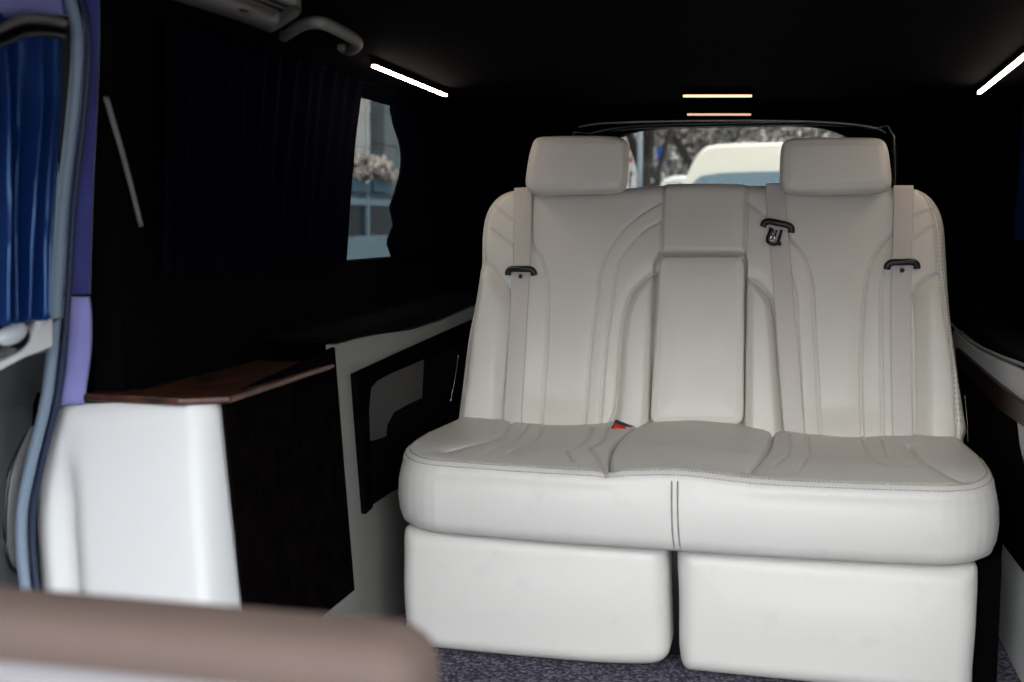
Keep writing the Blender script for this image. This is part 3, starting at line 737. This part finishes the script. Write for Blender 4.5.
bm = bmesh.new(); bmesh.ops.create_uvsphere(bm, u_segments=16, v_segments=8, radius=1, matrix=Matrix.Translation(tuple(onZ(245, 11, vz - .010))) @ Matrix.Diagonal((.008, .018, .004, 1)))
link('thumb_wheel', bmesh_out('thumb_wheel', bm), BLACKP, vt)

gh = thing('grab_rail', onZ(320, 20, 1.38), 'greige bowed ceiling grab handle behind the overhead air vent', 'grab handle')
hp = [onZ(284, 37, 1.395), onZ(292, 31, 1.385), onZ(305, 24, 1.378), onZ(322, 23, 1.374), onZ(340, 31, 1.374), onZ(354, 39, 1.376), onZ(357, 45, 1.380), onZ(350, 51, 1.388), onZ(343, 49, 1.398)]
tube('grip', hp, lambda t: .0112 + .002 * math.sin(t * math.pi), VENTP, gh, seg=14, n=8, flat=.9)
for u, v in ((286, 36), (343, 49)):
    p = onZ(u, v, 1.393); bm = bmesh.new(); add_box(bm, p[0] - .010, p[0] + .010, p[1] - .014, p[1] + .014, 1.388, ZC - .001, .005, 3)
    link('mount', bmesh_out('mount', bm), VENTP, gh)

def led(px0, px1, wd, label, m=LEDM, z=1.38):
    a = onZ(*px0, z); b = onZ(*px1, z); d = b - a; L = np.linalg.norm(d); d /= L; n = np.array([d[1], -d[0], 0])
    t = thing('ceiling_light', a * .5 + b * .5, label, 'ceiling light', 'slim ceiling lights')
    cap = []
    for k in range(9): q = math.pi / 2 + math.pi * k / 8; cap.append(a + n * wd * math.sin(q) + d * wd * math.cos(q) + d * wd)
    for k in range(9): q = -math.pi / 2 + math.pi * k / 8; cap.append(b + n * wd * math.sin(q) + d * wd * math.cos(q) - d * wd)
    prism('lens', cap, (0, 0, .006), m, t)
    c = (a + b) / 2
    cap2 = [c + (p - c) * 1.0 + (p - c) / np.linalg.norm(p - c) * .006 + np.array([0, 0, .0062]) for p in cap]
    prism('housing', cap2, (0, 0, ZC - z - .0072), BLACK, t)
led((373, 67), (446, 96.5), .0055, 'slim warm-white light strip on the ceiling above the left side window')
led((979, 94), (1085, 9), .0055, 'slim warm-white light strip on the ceiling at the right edge')
led((683, 97), (752, 97), .011, 'short amber light on the ceiling above the rear window', LEDR)
led((687, 115.5), (751, 115.5), .004, 'hairline amber glow close above the rear window, added as the reflection of the short amber light', mat('amber_reflection_glow', (.5, .3, .2), .5, emit=((1.0, .55, .33), .36)), 1.335)  # glowing strip added to stand for the amber ceiling light's reflection

# ================================================================== FOREGROUND ARMREST
fc = thing('padded_armrest', (-.62, .76, ZF), 'blurred brown-topped grey leather armrest across the bottom left foreground', 'armrest')
def rbx(name, x0, x1, y0, y1, z0, z1, b, m, seg=5):
    bm = bmesh.new(); add_box(bm, x0, x1, y0, y1, z0, z1, b, seg); return link(name, bmesh_out(name, bm), m, fc)
rbx('top_pad', -1.1, -.243, .715, .808, .630, .714, .034, CONSB)
rbx('body', -1.1, -.250, .700, .795, .56, .682, .02, CONSG)  # kept shallow, on an unseen post, so light passes under to the bench
rbx('support_post', -.95, -.87, .72, .78, ZF + .001, .60, .012, BLACKP)

# ================================================================== OUTSIDE
GZ = -.62
struct(box('ground', -60, 60, -40, 90, GZ - .1, GZ, mat('grey_paving', (.17, .17, .17), .9, var=(2, (.13, .13, .135), .4, .6))))
CREAM = mat('cream_paint', (.80, .77, .66), .35)
WS = mat('blue_grey_windscreen', (.16, .23, .29), .12)
yv = 14.0
def ov(u, v, y=yv): return onY(u, v, y)
van = thing('van', (-.3, 16, GZ), 'large cream van parked behind, seen through the rear window', 'van')
prof = [(676, 215), (679, 195), (684, 180), (691, 165), (698, 153), (706, 146), (720, 144), (760, 142.5), (800, 142), (850, 144), (868, 150), (878, 170), (886, 195), (888, 215)]
pts = [ov(*p) for p in prof]; x1 = pts[-1][0]; x0 = pts[0][0]
full = pts + [np.array([x1, yv, GZ + .35]), np.array([x0, yv, GZ + .35])]
prism('body', full, (0, 5.0, 0), CREAM, van, .05, 4)
prism('windscreen', [ov(693, 183), ov(700, 176.5), ov(720, 173), ov(760, 171.5), ov(810, 171.5), ov(860, 174), ov(872, 184), ov(884, 222), ov(684, 222)], (0, -.03, 0), WS, van)
bm = bmesh.new(); add_box(bm, x0 + .02, x1 - .02, yv - .9, yv + .1, GZ + .35, GZ + 1.15, .12, 4); link('bonnet', bmesh_out('bonnet', bm), CREAM, van)
for x in (x0 + .12, x1 - .12):
    for y in (yv - .2, yv + 3.9):
        bm = bmesh.new(); bmesh.ops.create_cone(bm, cap_ends=True, segments=32, radius1=.36, radius2=.36, depth=.24, matrix=Matrix.Translation((x, y, GZ + .362)) @ Matrix.Rotation(math.pi / 2, 4, 'Y'))
        link('wheel', bmesh_out('wheel', bm), BLACKP, van)
# small white car further off
car = thing('car', (onY(672, 190, 20)[0], 21, GZ), 'white car roof just left of the cream van, seen through the rear window', 'car')
cp_ = [(655, 215), (657, 190), (661, 181), (668, 176.5), (680, 175), (700, 176), (712, 190), (714, 215)]
prism('body', [onY(u, v, 20) for u, v in cp_] + [np.array([onY(714, 215, 20)[0], 20, GZ + .3]), np.array([onY(655, 215, 20)[0], 20, GZ + .3])], (0, 3.8, 0), mat('white_paint', (.8, .8, .78), .3), car, .08, 3)
prism('windscreen', [onY(u, v, 20) for u, v in [(661, 190), (665, 184), (700, 184), (706, 190), (708, 205), (659, 205)]], (0, -.02, 0), WS, car)
for dx in (658, 708):
    for y in (20.6, 22.8):
        x = onY(dx, 200, 20)[0]; bm = bmesh.new(); bmesh.ops.create_cone(bm, cap_ends=True, segments=24, radius1=.31, radius2=.31, depth=.2, matrix=Matrix.Translation((x, y, GZ + .312)) @ Matrix.Rotation(math.pi / 2, 4, 'Y'))
        link('wheel', bmesh_out('wheel', bm), BLACKP, car)
# trees
BARK = mat('dark_bark', (.035, .03, .027), .9)
LEAF = [mat('grey_brown_leaves', (.10, .092, .08), .7, var=(4, (.62, .57, .52), .48, .6)), mat('grey_leaves', (.07, .07, .065), .7, var=(5, (.5, .48, .45), .5, .62))]  # light second tone stands for sky showing through the leaves
def leaves(cx, cy, cz, rx, ry, rz, n, size, m, parent, name='foliage'):
    rng = np.random.default_rng(int(abs(cx * 100 + cy * 10 + cz)) + n)
    k = 26; cl = rng.normal(size=(k, 3)); cl /= np.linalg.norm(cl, axis=1)[:, None]; cl *= rng.uniform(.25, 1, (k, 1)) ** .5
    P = cl[rng.integers(0, k, n)] + rng.normal(size=(n, 3)) * .17
    P = P * np.array([rx, ry, rz]) + np.array([cx, cy, cz])
    a = rng.normal(size=(n, 3)); a /= np.linalg.norm(a, axis=1)[:, None]; b = np.cross(a, rng.normal(size=(n, 3))); b /= np.linalg.norm(b, axis=1)[:, None]
    s_ = rng.uniform(.5, 1, (n, 1)) * size
    c = np.cross(a, b) * .15
    V = np.stack([P - a * s_, P - b * s_ * .5 + c * s_, P + a * s_, P + b * s_ * .5 + c * s_], 1).reshape(-1, 3)
    F = np.arange(n * 4).reshape(-1, 4)
    me = bpy.data.meshes.new(name); me.from_pydata(V.tolist(), [], F.tolist()); me.update()
    return link(name, me, m, parent, smooth=False)
def tree(px, y, vtop, lean, r, n, label, m, size=.16, trunk_r=.16):
    b = onY(px, 225, y); ztop = onY(px, vtop, y)[2]
    t = thing('tree', (b[0], y, GZ), label, 'tree', 'street trees behind the vehicles')
    tx = b[0] + lean
    bm = bmesh.new(); add_tube(bm, [(b[0], y, GZ), (b[0] + lean * .2, y, GZ + 1.2), (tx, y, ztop)], lambda q: trunk_r * (1 - .5 * q), seg=10)
    for k in range(5):
        an = k * 1.3; add_tube(bm, [(b[0] + lean * .6, y, (GZ + ztop) / 2 + .2 * k), (tx + math.cos(an) * r * .5, y + math.sin(an) * r * .4, ztop + .2), (tx + math.cos(an) * r * .8, y + math.sin(an) * r * .8, ztop + .9)], lambda q: trunk_r * .4 * (1 - .8 * q), seg=6)
    link('trunk', bmesh_out('trunk', bm), BARK, t)
    leaves(tx, y, ztop + r * .35, r, r, r * .75, n, size, m, t)
tree(652, 17, 95, -.15, 1.2, 1500, 'dark-trunked leaning tree beside the pole at the left of the rear window', LEAF[1], .10, .11)
tree(700, 26, 150, .3, 2.1, 3800, 'grey-leaved tree rising behind the left end of the cream van', LEAF[0], .13)
tree(668, 30.5, 165, .1, 1.8, 3000, 'bushy grey tree right of the blue sign, above the white car', LEAF[0], .12)
tree(760, 35.5, 145, -.3, 2.3, 3000, 'grey-leaved tree behind the middle of the cream van', LEAF[1], .14)
tree(830, 30, 140, 0, 2.3, 3300, 'grey-leaved tree behind the right end of the cream van', LEAF[0], .14)
# street furniture
pl = tube('lamp_post', [(onY(640, 200, 15)[0], 15, GZ), (onY(640, 100, 15)[0], 15, 3.4)], .035, mat('grey_blue_steel', (.18, .22, .26), .5), None, n=1)
tag(pl, 'pale blue-grey post just right of the left headrest, beyond the rear window', 'post')
sg = thing('street_banner', (onY(630, 200, 18)[0], 18, GZ), 'white and red street banner left of the blue-grey post', 'banner')
prism('board', [onY(u, v, 18) for u, v in [(624, 132), (636, 132), (636, 171), (624, 171)]], (0, .05, 0), mat('banner_white', (.85, .85, .85), .6), sg)
prism('post', [onY(u, v, 18.06) for u, v in [(629, 130), (631, 130), (631, 225), (629, 225)]][:2] + [np.array([onY(631, 225, 18.06)[0], 18.06, GZ]), np.array([onY(629, 225, 18.06)[0], 18.06, GZ])], (0, .05, 0), BLACKP, sg)
REDP = mat('banner_red', (.62, .09, .04), .6)
for v0, v1, ua, ub in ((147, 150, 624, 636), (158, 162, 624, 632), (151, 158, 642, 645)):
    prism('red_band', [onY(u, v, 17.98) for u, v in [(ua, v0), (ub, v0), (ub, v1), (ua, v1)]], (0, .01, 0), REDP, sg)
sb = thing('street_sign', (onY(660, 200, 19)[0], 19, GZ), 'small blue rectangular street sign right of the dark tree trunk', 'sign')
prism('board', [onY(u, v, 19) for u, v in [(657.5, 147), (662.5, 147), (662.5, 160), (657.5, 160)]], (0, .04, 0), mat('sign_blue', (.02, .08, .45), .5), sb)
prism('post', [onY(659.6, 158, 19.05), onY(660.6, 158, 19.05), np.array([onY(660.6, 158, 19.05)[0], 19.05, GZ]), np.array([onY(659.6, 158, 19.05)[0], 19.05, GZ])], (0, .04, 0), BLACKP, sb)
bl = thing('building', (-4, 48, GZ), 'pale building far behind the trees, seen through the rear window', 'building')
bm = bmesh.new(); add_box(bm, -16, 9, 48, 54, GZ, 9); link('wall', bmesh_out('wall', bm), mat('pale_render', (.62, .62, .62), .8), bl)
for i in range(7):
    for k in range(3):
        bm = bmesh.new(); x = -13 + i * 3.2; add_box(bm, x, x + 1.6, 47.95, 48.02, .6 + k * 2.6, 2.2 + k * 2.6); link('window', bmesh_out('window', bm), WS, bl)
bs = thing('shop_sign', (onY(735, 135, 30)[0], 30, GZ), 'small pale and blue-grey sign board among the trees above the van roof', 'sign')
prism('board', [onY(u, v, 30) for u, v in [(725, 128), (741, 128), (741, 143), (725, 143)]], (0, .08, 0), mat('sign_blue_grey', (.22, .27, .33), .6), bs)
prism('panel', [onY(u, v, 29.98) for u, v in [(732, 131), (737, 131), (737, 142), (732, 142)]], (0, .02, 0), mat('sign_pinkish', (.7, .5, .45), .6), bs)
prism('post', [onY(732, 140, 30.1), onY(734, 140, 30.1), np.array([onY(734, 140, 30.1)[0], 30.1, GZ]), np.array([onY(732, 140, 30.1)[0], 30.1, GZ])], (0, .08, 0), BLACKP, bs)

# side street seen through the gap in the left curtains
XS = -4.6
CON = mat('grey_concrete_blocks', (.20, .22, .23), .85)
sbd = thing('building', (XS - 1, 11, GZ), 'grey stone building front with dark recess, seen through the left side window', 'building')
def bx(name, u0, v0, u1, v1, x, th, m, parent):
    um = (u0 + u1) / 2; a = onX(u0, (v0 + v1) / 2, x); b = onX(u1, (v0 + v1) / 2, x); zt_ = onX(um, v0, x)[2]; zb_ = onX(um, v1, x)[2]
    bm = bmesh.new(); add_box(bm, x - th, x, min(a[1], b[1]), max(a[1], b[1]), min(zt_, zb_), max(zt_, zb_), .004, 1)
    return link(name, bmesh_out(name, bm), m, parent, smooth=False)
bm = bmesh.new(); add_box(bm, XS - 1.6, XS - .9, 5, 20, GZ, 6); link('wall', bmesh_out('wall', bm), CON, sbd)
for i, (u0, u1, mm, dx) in enumerate(((350, 366, 'pale_stone', 0), (366.5, 370, 'pale_stone', .02), (384.5, 397, 'light_stone', .02), (397.5, 412, 'light_stone', .0))):
    m_ = bpy.data.materials.get(mm) or mat(mm, (.50, .50, .48) if mm == 'pale_stone' else (.16, .19, .20), .85)
    for v0, v1 in ((60, 84), (84.6, 113), (113.6, 146), (146.6, 176)):
        bx('stone_block', u0, v0, u1, v1, XS - .5 + dx, .3, m_, sbd)
bx('recess_lintel', 370, 112, 384.5, 114, XS - .8, .1, BLACKP, sbd)
bx('recess_panel', 369, 60, 386, 178, XS - .85, .05, mat('dark_slate', (.018, .02, .02), .7), sbd)
TEAL = mat('blue_grey_planter', (.05, .12, .17), .6)
for i, (u0, u1, lab) in enumerate(((352.5, 371, 'blue-grey planter box with pale leaves, left one in the side window gap'), (374, 392, 'blue-grey planter box with pale leaves, right one in the side window gap'))):
    a = onX(u0, 185, XS); b = onX(u1, 185, XS)
    p = thing('planter', ((XS - .2), (a[1] + b[1]) / 2, onX(u0, 193, XS)[2]), lab, 'planter', 'planters on the ledge')
    bx('box', u0, 178, u1, 192.5, XS, .35, TEAL, p)
    z = onX(360, 167, XS)[2]
    leaves(XS - .14, (a[1] + b[1]) / 2, z, .20, .50, .14, 3200, .055, mat('pale_leaves_' + 'ab'[i], (.75, .66, .60), .7, var=(9, (.12, .10, .10), .5, .62)), p)
rl = thing('shopfront', (XS - .1, 11, GZ), 'low blue-grey shopfront with white mullion beneath the planters', 'shopfront')
bx('plinth', 335, 193, 412, 199, XS - .02, .42, mat('dark_teal', (.03, .06, .08), .6), rl)
bx('rail', 335, 199, 412, 206, XS, .05, mat('pale_blue_frame', (.16, .24, .29), .5), rl)
PB = bpy.data.materials['pale_blue_frame']
bx('mullion', 367.5, 195, 370, 243, XS + .005, .05, PB, rl)
bx('glazing', 335, 206, 412, 236, XS - .03, .03, mat('dark_teal_glass', (.004, .012, .02), .3), rl)
bx('sill', 335, 236, 412, 262, XS + .03, .1, PB, rl)
bm = bmesh.new(); a = onX(335, 262, XS); b = onX(412, 262, XS); add_box(bm, XS - .4, XS - .02, a[1], b[1], GZ, onX(373, 262, XS)[2] + .02); link('base', bmesh_out('base', bm), CON, rl)
